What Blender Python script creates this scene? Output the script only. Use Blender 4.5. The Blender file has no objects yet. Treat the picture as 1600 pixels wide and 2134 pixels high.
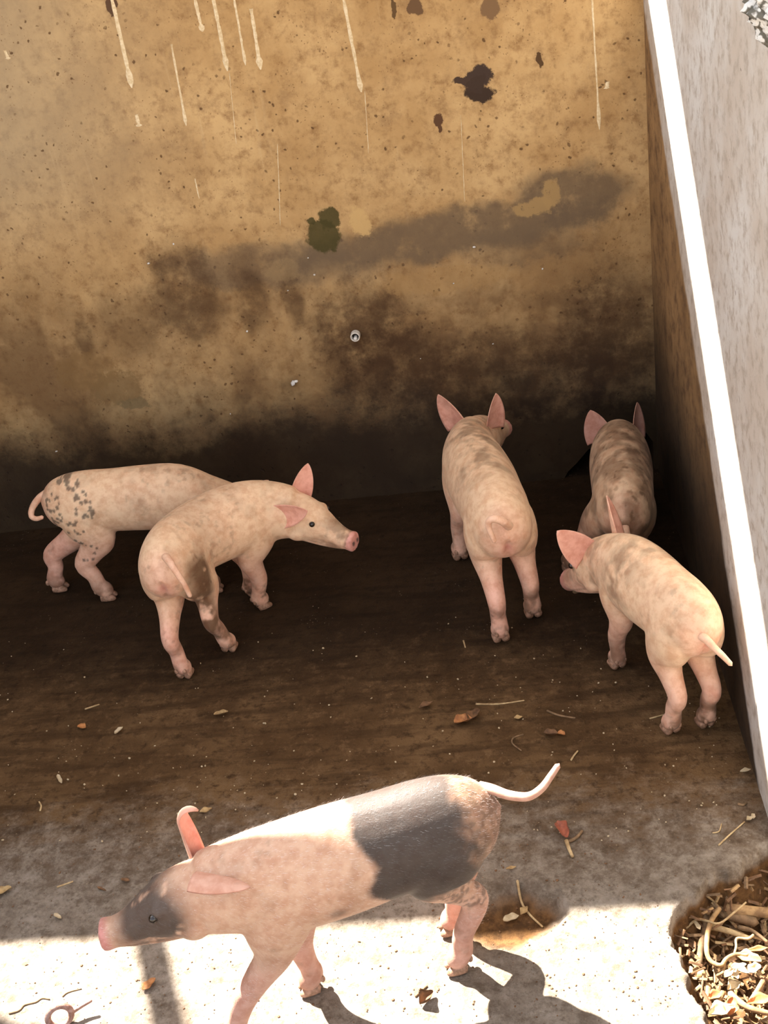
import bpy, bmesh, math, random
import numpy as np
from mathutils import Vector, Matrix
random.seed(7)
rng = np.random.default_rng(7)
scene = bpy.context.scene
COL = scene.collection

# ------------------------------------------------------------------ camera
CAM = (-0.4107, -3.1686, 1.7250)
YAW, PITCH, ROLL, FPX = -0.13003, 0.50885, -0.15955, 2500.0
def cam_axes():
    cy, sy = math.cos(YAW), math.sin(YAW)
    f0 = np.array([sy, cy, 0.]); r0 = np.array([cy, -sy, 0.]); u0 = np.array([0, 0, 1.])
    cp, sp = math.cos(PITCH), math.sin(PITCH)
    f = cp*f0 - sp*u0; u = cp*u0 + sp*f0
    cr, sr = math.cos(ROLL), math.sin(ROLL)
    return cr*r0 + sr*u, cr*u - sr*r0, f
AR, AU, AF = cam_axes()
cd = bpy.data.cameras.new('camera'); cam = bpy.data.objects.new('camera', cd); COL.objects.link(cam)
M = Matrix(((AR[0], AU[0], -AF[0], CAM[0]), (AR[1], AU[1], -AF[1], CAM[1]), (AR[2], AU[2], -AF[2], CAM[2]), (0, 0, 0, 1)))
cam.matrix_world = M
cd.sensor_fit = 'VERTICAL'; cd.sensor_height = 36.0; cd.lens = FPX/2134*36.0
cd.clip_start = 0.05; cd.clip_end = 200
scene.camera = cam

# ------------------------------------------------------------------ light
SUN_AZ, SUN_EL = math.radians(42), math.radians(52)          # sun stands behind the back wall, to the left
SUN_DIR = Vector((math.sin(SUN_AZ)*math.cos(SUN_EL), -math.cos(SUN_AZ)*math.cos(SUN_EL), -math.sin(SUN_EL)))
sl = bpy.data.lights.new('sun', 'SUN'); sl.energy = 40.0; sl.angle = math.radians(0.53); sl.color = (1.0, 0.95, 0.87)
so = bpy.data.objects.new('sun', sl); COL.objects.link(so)
so.rotation_euler = SUN_DIR.to_track_quat('-Z', 'Y').to_euler()
world = bpy.data.worlds.new('sky'); scene.world = world; world.use_nodes = True
wn = world.node_tree; wn.nodes.clear()
sky = wn.nodes.new('ShaderNodeTexSky'); sky.sky_type = 'NISHITA'; sky.sun_disc = False
sky.sun_elevation = SUN_EL; sky.sun_rotation = math.radians(-42); sky.dust_density = 3.0; sky.air_density = 1.0
hsv = wn.nodes.new('ShaderNodeHueSaturation'); hsv.inputs['Saturation'].default_value = 0.35
bg = wn.nodes.new('ShaderNodeBackground'); bg.inputs['Strength'].default_value = 0.56
wo = wn.nodes.new('ShaderNodeOutputWorld')
wn.links.new(sky.outputs[0], hsv.inputs['Color']); wn.links.new(hsv.outputs[0], bg.inputs['Color']); wn.links.new(bg.outputs[0], wo.inputs['Surface'])
vs = scene.view_settings
vs.view_transform = 'Standard'; vs.look = 'None'; vs.exposure = 0.02; vs.gamma = 1.0; vs.use_curve_mapping = False

# ------------------------------------------------------------------ point helpers (photo pixel -> place)
def ray(px, py): return AF + AR*(px-800)/FPX - AU*(py-1067)/FPX
def onfloor(px, py, z=0.0):
    d = ray(px, py); t = (z-CAM[2])/d[2]; return Vector(np.array(CAM)+t*d)
def onback(px, py, y=0.0):
    d = ray(px, py); t = (y-CAM[1])/d[1]; return Vector(np.array(CAM)+t*d)
def onright(px, py):
    d = ray(px, py); t = (0-CAM[0])/d[0]; return Vector(np.array(CAM)+t*d)

# ------------------------------------------------------------------ object helpers
def link(o, parent=None):
    COL.objects.link(o)
    if parent is not None: o.parent = parent
    return o
def mesh_obj(name, verts, faces, mat, parent=None, smooth=True):
    me = bpy.data.meshes.new(name); me.from_pydata([tuple(v) for v in verts], [], faces); me.update()
    if mat: me.materials.append(mat)
    if smooth: me.polygons.foreach_set('use_smooth', [True]*len(me.polygons))
    return link(bpy.data.objects.new(name, me), parent)
def tag(o, label, cat=None, group=None, kind=None):
    if label: o['label'] = label
    if cat: o['category'] = cat
    if group: o['group'] = group
    if kind: o['kind'] = kind
    return o

# numpy value noise --------------------------------------------------
def _h(ix, iy, iz):
    n = (ix*374761393 + iy*668265263 + iz*2147483647) & 0xffffffff
    n = ((n ^ (n >> 13))*1274126177) & 0xffffffff
    return ((n ^ (n >> 16)) & 0xffff)/65535.0
def vnoise(P, scale, seed=0):
    P = np.asarray(P, float)*scale + 100.0 + seed*17.31
    i = np.floor(P).astype(np.int64); f = P-i; f = f*f*(3-2*f); out = 0
    for dx in (0, 1):
        for dy in (0, 1):
            for dz in (0, 1):
                w = (f[:, 0] if dx else 1-f[:, 0])*(f[:, 1] if dy else 1-f[:, 1])*(f[:, 2] if dz else 1-f[:, 2])
                out = out + w*_h(i[:, 0]+dx, i[:, 1]+dy, i[:, 2]+dz)
    return out
def fbm(P, scale, oct=4, seed=0):
    o = 0; a = .5; t = 0
    for k in range(oct): o = o + a*vnoise(P, scale*2**k, seed+k); t += a; a *= .55
    return o/t
def sstep(a, b, x):
    t = np.clip((x-a)/(b-a), 0, 1); return t*t*(3-2*t)

# ------------------------------------------------------------------ material node helper
class NT:
    def __init__(s, name, rough=0.8, spec=0.3):
        s.m = bpy.data.materials.new(name); s.m.use_nodes = True; s.t = s.m.node_tree; s.t.nodes.clear()
        s.out = s.n('ShaderNodeOutputMaterial'); s.b = s.n('ShaderNodeBsdfPrincipled')
        s.l(s.b.outputs[0], s.out.inputs[0]); s.b.inputs['Roughness'].default_value = rough
        s.b.inputs['Specular IOR Level'].default_value = spec
        s.co = s.n('ShaderNodeTexCoord').outputs['Object']
    def n(s, t): return s.t.nodes.new(t)
    def l(s, a, b): s.t.links.new(a, b)
    def _in(s, sock, v):
        if hasattr(v, 'node'): s.l(v, sock)
        else: sock.default_value = v
    def noise(s, scale, detail=4, rough=.6, vec=None, dist=0.0, out='Fac'):
        n = s.n('ShaderNodeTexNoise'); n.inputs['Scale'].default_value = scale; n.inputs['Detail'].default_value = detail
        n.inputs['Roughness'].default_value = rough; n.inputs['Distortion'].default_value = dist
        s.l(vec or s.co, n.inputs['Vector']); return n.outputs[out]
    def voro(s, scale, vec=None, feat='F1', out='Distance'):
        n = s.n('ShaderNodeTexVoronoi'); n.feature = feat; n.inputs['Scale'].default_value = scale; s.l(vec or s.co, n.inputs['Vector']); return n.outputs[out]
    def math(s, op, a, b=0.0, c=0.0, clamp=False):
        n = s.n('ShaderNodeMath'); n.operation = op; n.use_clamp = clamp
        s._in(n.inputs[0], a); s._in(n.inputs[1], b); s._in(n.inputs[2], c); return n.outputs[0]
    def map(s, v, a, b, c=0., d=1., smooth=True):
        n = s.n('ShaderNodeMapRange'); n.interpolation_type = 'SMOOTHSTEP' if smooth else 'LINEAR'
        s._in(n.inputs[0], v)
        for i, q in enumerate((a, b, c, d)): n.inputs[1+i].default_value = q
        return n.outputs[0]
    def mix(s, f, a, b, mode='MIX'):
        n = s.n('ShaderNodeMix'); n.data_type = 'RGBA'; n.blend_type = mode
        s._in(n.inputs[0], f)
        for i, q in ((6, a), (7, b)):
            if hasattr(q, 'node'): s.l(q, n.inputs[i])
            else: n.inputs[i].default_value = (q[0], q[1], q[2], 1)
        return n.outputs[2]
    def sep(s, v=None):
        n = s.n('ShaderNodeSeparateXYZ'); s.l(v or s.co, n.inputs[0]); return n.outputs
    def warp(s, amount, scale, detail=3):
        n = s.noise(scale, detail, .6, out='Color')
        a = s.n('ShaderNodeVectorMath'); a.operation = 'SUBTRACT'; s.l(n, a.inputs[0]); a.inputs[1].default_value = (.5, .5, .5)
        b = s.n('ShaderNodeVectorMath'); b.operation = 'MULTIPLY_ADD'; s.l(a.outputs[0], b.inputs[0]); b.inputs[1].default_value = (amount,)*3; s.l(s.co, b.inputs[2])
        return b.outputs[0]
    def scaled(s, v3, vec=None):
        n = s.n('ShaderNodeVectorMath'); n.operation = 'MULTIPLY'; s.l(vec or s.co, n.inputs[0]); n.inputs[1].default_value = v3; return n.outputs[0]
    def blob(s, c, r, vec, soft=.15, rot=0.0, grain=None, amp=0.0):
        """mask of an ellipse (centre c, radii r, world metres) in a warped coordinate"""
        m = s.n('ShaderNodeMapping'); m.vector_type = 'TEXTURE'
        m.inputs['Location'].default_value = c; m.inputs['Scale'].default_value = r; m.inputs['Rotation'].default_value = (0, rot, 0)
        s.l(vec, m.inputs['Vector'])
        n = s.n('ShaderNodeVectorMath'); n.operation = 'LENGTH'; s.l(m.outputs[0], n.inputs[0])
        v = n.outputs['Value']
        if grain is not None: v = s.math('ADD', v, s.math('MULTIPLY', s.math('SUBTRACT', grain, .5), amp))
        return s.map(v, 1-soft, 1+soft, 1, 0)
    def bump(s, h, strength=.3, dist=.01, normal=None):
        n = s.n('ShaderNodeBump'); n.inputs['Strength'].default_value = strength; n.inputs['Distance'].default_value = dist
        s.l(h, n.inputs['Height'])
        if normal: s.l(normal, n.inputs['Normal'])
        s.l(n.outputs[0], s.b.inputs['Normal']); return n.outputs[0]
    def color(s, c): s._in(s.b.inputs['Base Color'], c if hasattr(c, 'node') else (c[0], c[1], c[2], 1)); return s.m

# ------------------------------------------------------------------ materials
def mat_back_wall():
    t = NT('back_wall_plaster', .88, .25)
    X, Y, Z = t.sep()
    w = t.warp(.10, 7, 5); wf = t.warp(.03, 22, 4); wc = t.warp(.25, 2.6, 4)
    n1 = t.noise(4, 6, .65); n2 = t.noise(28, 6, .7); n3 = t.noise(110, 4, .7); gn = t.noise(13, 9, .78)
    tan = t.mix(t.map(n1, .35, .68), (.43, .268, .115), (.58, .395, .19))
    tan = t.mix(t.map(n2, .45, .75), tan, (.27, .15, .060)); tan = t.mix(t.math('MULTIPLY', t.map(gn, .48, .70), .55), tan, (.24, .14, .065))
    # greyer towards the upper left: sky light put into the plaster colour
    gl = t.math('MULTIPLY', t.map(t.math('ADD', X, t.math('MULTIPLY', n1, .5)), -.75, -1.5), t.map(Z, .7, 1.2))
    tan = t.mix(t.math('MULTIPLY', gl, .65), tan, (.33, .27, .18))
    # fine brown pits and flecks
    fl = t.map(t.voro(38, wf), .10, .17, 1, 0); fl = t.math('MULTIPLY', fl, t.map(t.noise(7, 3), .40, .56))
    col = t.mix(t.math('MULTIPLY', fl, .85), tan, (.10, .05, .02))
    fl2 = t.map(t.voro(95, wf), .10, .2, 1, 0)
    col = t.mix(t.math('MULTIPLY', fl2, t.math('MULTIPLY', t.map(t.noise(11, 3), .44, .6), .75)), col, (.16, .085, .035))
    # vertical faint streaks
    st = t.noise(1.0, 4, .6, t.scaled((38, 1, 2.2)))
    col = t.mix(t.math('MULTIPLY', t.map(st, .60, .78), t.math('MULTIPLY', t.map(Z, .55, .9), .35)), col, (.62, .47, .27))
    # rubbed muddy zone: height of the dirt line wanders
    sx = t.math('ADD', t.sep(wc)[2], t.math('MULTIPLY', t.math('SUBTRACT', gn, .5), .35))
    d1 = t.map(sx, .86, .62)
    b1 = t.map(t.noise(3.1, 5, .65, wc), .40, .62)
    b1 = t.math('MULTIPLY', d1, t.math('ADD', t.math('MULTIPLY', b1, .62), .30))
    col = t.mix(t.math('MULTIPLY', b1, .85), col, (.13, .070, .030))
    # grey washed band across the middle
    for c, r, f, rot in (((-.55, 0, .775), (.42, 1, .062), .85, -.04), ((-.20, 0, .84), (.16, 1, .075), .85, 0), ((-1.02, 0, .745), (.30, 1, .06), .65, .1), ((-.33, 0, .72), (.16, 1, .06), .45, 0)):
        k = t.blob(c, r, w, .30, rot, gn, 1.1)
        k = t.math('MULTIPLY', k, t.map(t.noise(14, 5, .7), .12, .5)); col = t.mix(t.math('MULTIPLY', k, f), col, (.140, .098, .060))
    # dark rubbed smears
    for c, r, f in (((-1.28, 0, .70), (.10, 1, .13), .75), ((-1.10, 0, .67), (.05, 1, .10), .7), ((-1.45, 0, .62), (.10, 1, .10), .45), ((-.98, 0, .64), (.03, 1, .08), .65), ((-1.60, 0, .60), (.03, 1, .06), .6),
                    ((-.80, 0, .52), (.15, 1, .13), .85), ((-.72, 0, .42), (.19, 1, .14), .8), ((-.12, 0, .42), (.15, 1, .20), .85), ((-.40, 0, .34), (.34, 1, .13), .85)):
        k = t.blob(c, r, w, .40, 0, gn, 1.3)
        k = t.math('MULTIPLY', k, t.map(t.noise(10, 5, .7), .2, .6)); col = t.mix(t.math('MULTIPLY', k, f), col, (.060, .029, .012))
    # lowest part goes nearly black
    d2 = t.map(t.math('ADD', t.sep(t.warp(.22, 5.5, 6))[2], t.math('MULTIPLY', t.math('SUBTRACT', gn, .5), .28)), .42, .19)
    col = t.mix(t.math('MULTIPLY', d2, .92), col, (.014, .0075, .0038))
    # pale places where the coat flaked off
    for c, r, f, cc in (((-1.545, 0, .44), (.075, 1, .05), .75, (.21, .13, .055)), ((-1.62, 0, .50), (.09, 1, .06), .5, (.22, .13, .05)), ((-1.50, 0, .385), (.045, 1, .018), .75, (.19, .135, .065)),
                        ((-.765, 0, .835), (.028, 1, .04), .9, (.55, .37, .16)), ((-.30, 0, .82), (.05, 1, .022), .9, (.36, .235, .10)), ((-.255, 0, .85), (.022, 1, .04), .9, (.36, .235, .10)),
                        ((-1.0, 0, .73), (.05, 1, .03), .25, (.36, .25, .12)), ((-.55, 0, .65), (.20, 1, .035), .5, (.36, .22, .09)), ((-.25, 0, .63), (.13, 1, .05), .4, (.33, .20, .085))):
        k = t.blob(c, r, wf, .18, 0, t.noise(24, 8, .78), 2.4)
        k = t.math('MULTIPLY', k, t.map(t.noise(26, 5, .75), .33, .42))
        col = t.mix(t.math('MULTIPLY', k, f), col, cc)
    # plaster fallen away: dark brick behind, one green damp mark
    wp = t.warp(.045, 18, 4); gn2 = t.noise(34, 8, .75)
    for c, r, cc in (((-.415, 0, 1.165), (.038, 1, .030), (.055, .035, .026)), ((-.412, 0, 1.128), (.033, 1, .026), (.045, .027, .018)), ((-.418, 0, 1.148), (.024, 1, .022), (.05, .031, .022)), ((-.455, 0, 1.165), (.022, 1, .009), (.06, .037, .026)), ((-.527, 0, 1.078), (.013, 1, .015), (.10, .05, .025)), ((-.523, 0, 1.055), (.006, 1, .012), (.10, .05, .025)),
                     ((-.26, 0, 1.185), (.008, 1, .017), (.09, .05, .022)), ((-1.295, 0, 1.455), (.011, 1, .028), (.10, .055, .03)), ((-.55, 0, 1.35), (.016, 1, .02), (.14, .08, .04)), ((-.37, 0, 1.32), (.022, 1, .03), (.20, .12, .06)), ((-.605, 0, 1.355), (.007, 1, .02), (.12, .07, .03))):
        col = t.mix(t.blob(c, r, wp, .10, 0, gn2, 1.5), col, cc)
    for c, r in (((-.868, 0, .81), (.044, 1, .045), ), ((-.842, 0, .855), (.030, 1, .032)), ((-.895, 0, .855), (.014, 1, .012))):
        col = t.mix(t.math('MULTIPLY', t.blob(c, r, wp, .12, 0, gn2, 1.2), .93), col, (.060, .050, .014))
    h = t.math('ADD', t.math('MULTIPLY', n2, .5), t.math('MULTIPLY', n3, .35)); h = t.math('SUBTRACT', h, t.math('MULTIPLY', fl, .5))
    t.bump(h, .45, .006)
    t.l(t.map(d2, 0, 1, .88, .62), t.b.inputs['Roughness'])
    return t.color(col)

def mat_right_wall():
    t = NT('right_wall_plaster', .85, .25)
    X, Y, Z = t.sep()
    n1 = t.noise(3.5, 5, .6); n2 = t.noise(30, 6, .7); n3 = t.noise(120, 4, .7)
    g = t.mix(t.map(n1, .35, .65), (.47, .405, .34), (.57, .545, .51))
    g = t.mix(t.map(n2, .45, .68), g, (.36, .305, .25))
    pits = t.map(t.voro(26, t.warp(.05, 16, 3)), .06, .10, 1, 0); pits = t.math('MULTIPLY', pits, t.map(t.noise(6, 3), .52, .6))
    g = t.mix(t.math('MULTIPLY', pits, .75), g, (.16, .13, .11))
    # brown zone in the corner: its front edge runs slantwise from the wall top down to the floor
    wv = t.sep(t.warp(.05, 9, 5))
    e = t.math('ADD', t.math('MULTIPLY', wv[1], .945), 1.285)                    # z of brown zone edge at this y
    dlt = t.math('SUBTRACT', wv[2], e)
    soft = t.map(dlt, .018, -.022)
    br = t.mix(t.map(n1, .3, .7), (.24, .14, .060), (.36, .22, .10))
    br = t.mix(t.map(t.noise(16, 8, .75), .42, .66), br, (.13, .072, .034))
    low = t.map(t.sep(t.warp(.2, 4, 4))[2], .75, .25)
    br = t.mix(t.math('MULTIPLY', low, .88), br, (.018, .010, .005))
    t.bump(t.math('ADD', t.math('MULTIPLY', n2, .5), t.math('ADD', t.math('MULTIPLY', n3, .3), t.math('MULTIPLY', soft, .6))), .4, .006)
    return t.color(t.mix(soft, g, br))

def mat_floor():
    t = NT('floor_cement', .9, .12)
    X, Y, Z = t.sep()
    w = t.warp(.22, 3.2, 5)
    n1 = t.noise(5, 6, .65); n2 = t.noise(40, 6, .72); n3 = t.noise(170, 4, .7); gn = t.noise(22, 9, .8); ns = t.noise(1.0, 5, .65, t.scaled((4, 26, 4)))
    grey = t.mix(t.map(n1, .35, .68), (.195, .155, .118), (.275, .232, .188))
    grey = t.mix(t.map(n2, .45, .66), grey, (.125, .095, .068))
    pt = t.math('MULTIPLY', t.map(t.voro(48, t.warp(.03, 30, 3)), .12, .2, 1, 0), t.map(t.noise(12, 3), .45, .6)); grey = t.mix(t.math('MULTIPLY', pt, .55), grey, (.09, .065, .045))
    grey = t.mix(t.math('MULTIPLY', t.map(gn, .46, .62), .6), grey, (.105, .078, .055)); grey = t.mix(t.math('MULTIPLY', t.map(gn, .50, .36), .4), grey, (.34, .295, .245))
    # muck: thick at the back, thinning to bare cement at the front
    brown = t.mix(t.map(n1, .35, .7), (.075, .040, .016), (.155, .090, .040))
    brown = t.mix(t.map(n2, .45, .7), brown, (.045, .023, .009))
    brown = t.mix(t.math('MULTIPLY', t.map(gn, .50, .34), .45), brown, (.21, .125, .06))
    brown = t.mix(t.math('MULTIPLY', t.map(ns, .45, .65), .6), brown, (.036, .018, .007))
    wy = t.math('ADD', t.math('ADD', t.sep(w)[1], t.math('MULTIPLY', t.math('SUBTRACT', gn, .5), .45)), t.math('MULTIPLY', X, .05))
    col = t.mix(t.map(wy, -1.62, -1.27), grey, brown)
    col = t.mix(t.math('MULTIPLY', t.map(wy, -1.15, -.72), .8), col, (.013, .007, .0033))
    # grit and pale crumbs trodden in
    gr = t.map(t.voro(75), .08, .14, 1, 0); gr = t.math('MULTIPLY', gr, t.map(t.noise(9, 3), .5, .64))
    col = t.mix(t.math('MULTIPLY', gr, .35), col, (.42, .33, .22))
    # earth where the cement broke away
    col = t.mix(t.map(Z, -.012, -.03), col, t.mix(t.map(n2, .35, .65), (.15, .075, .028), (.065, .033, .014)))
    t.bump(t.math('ADD', t.math('MULTIPLY', n2, .6), t.math('MULTIPLY', n3, .35)), .7, .010)
    return t.color(col)

def mat_plain(name, c1, c2, rough=.7, scale=60, spec=.3, bump=.2):
    t = NT(name, rough, spec); n = t.noise(scale, 4, .65)
    if bump: t.bump(n, bump, .003)
    return t.color(t.mix(t.map(n, .35, .65), c1, c2))

def mat_skin():
    t = NT('pig_skin', .62, .35)
    a = t.n('ShaderNodeAttribute'); a.attribute_name = 'Col'
    n2 = t.noise(45, 5, .65); n3 = t.noise(1.0, 3, .6, t.scaled((420, 420, 420)))
    c = t.mix(t.map(n2, .35, .70), a.outputs['Color'], t.mix(1.0, a.outputs['Color'], (.82, .70, .64), 'MULTIPLY'))
    t.bump(t.math('ADD', t.math('MULTIPLY', n2, .5), t.math('MULTIPLY', n3, .3)), .32, .004)
    b = t.b.inputs
    b['Subsurface Weight'].default_value = .12; b['Subsurface Radius'].default_value = (1.0, .35, .2); b['Subsurface Scale'].default_value = .008
    b['Sheen Weight'].default_value = .06; b['Sheen Roughness'].default_value = .5; b['Sheen Tint'].default_value = (1, .95, .88, 1)
    return t.color(c)

def mat_hair():
    t = NT('pig_bristle', .45, .4); a = t.n('ShaderNodeAttribute'); a.attribute_name = 'Col'; return t.color(a.outputs['Color'])
MH = mat_hair()
MB = mat_back_wall(); MR = mat_right_wall(); MF = mat_floor(); MS = mat_skin()
M_DRIP = mat_plain('lime_wash_drip', (.78, .66, .45), (.62, .48, .28), .7, 120)
M_IRON = mat_plain('rusty_iron', (.22, .10, .065), (.36, .22, .18), .65, 90, .5, .5)
M_STEEL = mat_plain('dull_steel', (.75, .70, .62), (.60, .56, .50), .35, 90, .6, .1)
M_BLACK = mat_plain('dark_bore', (.008, .007, .006), (.015, .012, .010), .8)
M_WHITE = mat_plain('white_scrap', (.80, .78, .74), (.62, .60, .57), .6)
M_HOOF = mat_plain('hoof_horn', (.42, .24, .16), (.20, .11, .065), .6, 90)
M_EYE = mat_plain('eye', (.012, .008, .006), (.02, .012, .008), .12, 30, .6, 0)
M_ROOF = mat_plain('roof_sheet', (.22, .20, .18), (.14, .11, .09), .7)
M_WOOD = mat_plain('shadow_bar_wood', (.20, .13, .08), (.12, .08, .05), .8)
LEAF = [mat_plain('dry_leaf_'+n, a, b, .65, 70) for n, a, b in (('orange', (.50, .22, .075), (.28, .11, .04)), ('tan', (.46, .31, .14), (.28, .17, .07)), ('brown', (.20, .10, .045), (.10, .05, .022)), ('pale', (.55, .44, .29), (.40, .30, .17)), ('red', (.42, .13, .07), (.24, .08, .05)))]
M_STRAW = mat_plain('straw', (.52, .38, .20), (.32, .21, .10), .7)
M_TWIG = mat_plain('twig', (.24, .145, .075), (.13, .08, .04), .8)
M_BARK = mat_plain('root_bark', (.40, .25, .115), (.20, .115, .055), .8, 50, .2, .6)

# ------------------------------------------------------------------ setting: floor with broken places
def poly_sdf(P, poly):
    """signed distance (inside positive) of points P to polygon"""
    P = np.asarray(P); poly = np.asarray(poly); d = np.full(len(P), 1e9); ins = np.zeros(len(P), bool)
    for i in range(len(poly)):
        a = poly[i]; b = poly[(i+1) % len(poly)]; e = b-a; w = P-a
        t = np.clip((w@e)/(e@e), 0, 1); d = np.minimum(d, np.hypot(*(w-t[:, None]*e).T))
        c = (a[1] > P[:, 1]) != (b[1] > P[:, 1])
        with np.errstate(divide='ignore', invalid='ignore'):
            xi = (b[0]-a[0])*(P[:, 1]-a[1])/(b[1]-a[1])+a[0]
        ins ^= c & (P[:, 0] < xi)
    return np.where(ins, d, -d)
PIT = [onfloor(*q)[:2] for q in ((1640, 1735), (1600, 1762), (1566, 1788), (1548, 1800), (1500, 1822), (1468, 1832), (1455, 1858), (1430, 1870), (1412, 1890), (1394, 1915), (1390, 1945), (1400, 1975), (1420, 1990), (1430, 2030), (1436, 2060), (1462, 2095), (1468, 2134), (1480, 2200), (1500, 2330), (1720, 2330), (1720, 1735))]
HOLE = [onfloor(*q)[:2] for q in ((1040, 1840), (1062, 1834), (1092, 1832), (1130, 1845), (1165, 1851), (1183, 1880), (1187, 1900), (1170, 1930), (1130, 1955), (1095, 1970), (1060, 1982), (1015, 1978), (955, 1950), (932, 1930), (936, 1905), (943, 1880), (938, 1860), (952, 1856), (985, 1868))]
def floor_height(P):
    P = np.asarray(P); P3 = np.column_stack([P, np.zeros(len(P))])
    q = P + .012*np.column_stack([fbm(P3, 40, 3, 1)-.5, fbm(P3, 40, 3, 2)-.5])*2
    s1 = poly_sdf(q, PIT); s2 = poly_sdf(q, HOLE)
    z = .006*(fbm(P3, 5, 3, 3)-.5)
    z = z + .006*(fbm(P3, 55, 3, 5)-.5)*sstep(-2.3, -1.2, -np.abs(P[:, 1]))
    z = z - sstep(-.002, .012, s1)*.045 - sstep(.0, .07, s1)*.06 + sstep(.02, .06, s1)*.02*(fbm(P3, 25, 3, 6)-.5)
    z = z - sstep(-.002, .014, s2)*.020 - sstep(.01, .05, s2)*.012
    return z
def axis(segs):
    out = []
    for a, b, st in segs: out += list(np.arange(a, b-1e-9, st))
    return np.array(out+[segs[-1][1]])
gx = axis([(-3.4, -1.5, .05), (-1.5, -.70, .012), (-.70, .06, .004)])
gy = axis([(-6.0, -2.15, .12), (-2.15, -1.95, .02), (-1.95, -1.58, .004), (-1.58, -1.2, .010), (-1.2, .12, .025)])
GX, GY = np.meshgrid(gx, gy)
FP = np.column_stack([GX.ravel(), GY.ravel()]); FZ = floor_height(FP)
nx, ny = len(gx), len(gy)
idx = np.arange(nx*ny).reshape(ny, nx)
faces = np.column_stack([idx[:-1, :-1].ravel(), idx[:-1, 1:].ravel(), idx[1:, 1:].ravel(), idx[1:, :-1].ravel()])
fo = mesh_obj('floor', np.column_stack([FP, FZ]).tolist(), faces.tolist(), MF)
tag(fo, 'worn cement pen floor, brown with muck at the back and pale grey in front', None, None, 'structure')
def fz(x, y): return float(floor_height(np.array([[x, y]]))[0])

def prism(name, poly, lo, hi, axis_, mat, parent=None):
    """extrude a polygon: axis_ 'y' -> poly is (x,z); 'x' -> (y,z); 'z' -> (x,y)"""
    f = {'y': lambda p, h: (p[0], h, p[1]), 'x': lambda p, h: (h, p[0], p[1]), 'z': lambda p, h: (p[0], p[1], h)}[axis_]
    n = len(poly); v = [f(p, lo) for p in poly]+[f(p, hi) for p in poly]
    fs = [list(range(n)), list(range(2*n-1, n-1, -1))]+[[i, i+n, (i+1) % n+n, (i+1) % n] for i in range(n)]
    o = mesh_obj(name, v, fs, mat, parent, False)
    bm = bmesh.new(); bm.from_mesh(o.data); bmesh.ops.recalc_face_normals(bm, faces=bm.faces); bm.to_mesh(o.data); bm.free()
    return o

# back wall with a broken opening in its right foot
gap = [(-.285, -.02), (-.262, .02), (-.235, .045), (-.20, .085), (-.17, .10), (-.14, .135), (-.10, .15), (-.06, .145), (-.03, .12), (-.012, .09), (-.01, -.02)]
top = [(.25, 1.33), (0, 1.345), (-.4, 1.385), (-1.15, 1.49), (-1.6, 1.545), (-3.4, 1.56)]
wallpoly = [(-3.4, -.2), (-.285, -.2)] + gap + [(-.01, -.2), (.25, -.2)] + top
bw = prism('wall_back', wallpoly, 0.0, .16, 'y', MB)
tag(bw, 'stained tan plaster back wall, nearly black towards the floor', None, None, 'structure')
# black boxes added behind the gap keep light out, so it stays dark
for nm, poly, lo, hi in (('gap_blocker_1', [(-.40, -.2), (-.40, .3), (.10, .3), (.10, -.2)], .60, .66), ('gap_blocker_2', [(-.40, .18), (-.40, .3), (.10, .3), (.10, .18)], .16, .60),
                         ('gap_blocker_3', [(-.40, -.2), (-.40, .18), (-.30, .18), (-.30, -.2)], .16, .60), ('gap_blocker_4', [(-.30, -.2), (-.30, -.02), (.10, -.02), (.10, -.2)], .12, .60), ('gap_blocker_5', [(.03, -.02), (.03, .18), (.10, .18), (.10, -.02)], .16, .60)):
    tag(prism(nm, poly, lo, hi, 'y', M_BLACK), 'black box added behind the wall gap to keep it dark', None, None, 'structure')
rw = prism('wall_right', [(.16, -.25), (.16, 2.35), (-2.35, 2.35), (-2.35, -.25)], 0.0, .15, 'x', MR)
tag(rw, 'pale grey plaster side wall with a brown zone in its corner', None, None, 'structure')
lw = prism('wall_left', [(.16, -.1), (.16, 1.5), (-2.6, 1.5), (-2.6, -.1)], -2.75, -2.6, 'x', MB)
tag(lw, 'low plaster wall on the left of the pen', None, None, 'structure')

# unseen roof whose opening is shaped to lay sun on floor and wall
ROOF_Z = 2.40
KX, KY = math.sin(SUN_AZ)/math.tan(SUN_EL), -math.cos(SUN_AZ)/math.tan(SUN_EL)      # sun drift per metre of height
def up(x, y, z=0.0): return (x-(ROOF_Z-z)*KX, y-(ROOF_Z-z)*KY)
lit = [up(-1.85, -1.625), up(-.03, -1.625)]
strip = [up(0, -1.53, -.02), up(0, 0, 1.365), up(0, 0, 1.671), up(0, -1.80, .01)]
hole = lit + strip[0:1] + strip[1:3] + strip[3:4] + [up(0, -2.05), up(-.77, -2.05)]
outer = [(-4.0, 1.3), (1.2, 1.3), (1.2, -1.25), (-4.0, -1.25)]
bm = bmesh.new()
def loop(pts):
    vs_ = [bm.verts.new((x, y, ROOF_Z)) for x, y in pts]
    return [bm.edges.new((vs_[i], vs_[(i+1) % len(vs_)])) for i in range(len(vs_))]
es = loop(outer)+loop(hole)
bmesh.ops.triangle_fill(bm, use_beauty=True, edges=es)
r = bmesh.ops.extrude_face_region(bm, geom=bm.faces[:])
bmesh.ops.translate(bm, verts=[v for v in r['geom'] if isinstance(v, bmesh.types.BMVert)], vec=(0, 0, .02))
bmesh.ops.recalc_face_normals(bm, faces=bm.faces)
me = bpy.data.meshes.new('sun_mask_roof'); bm.to_mesh(me); bm.free(); me.materials.append(M_ROOF)
roof = link(bpy.data.objects.new('sun_mask_roof', me)); tag(roof, 'unseen sheet roof, its opening shaped to place the sunlight', None, None, 'structure')
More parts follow.
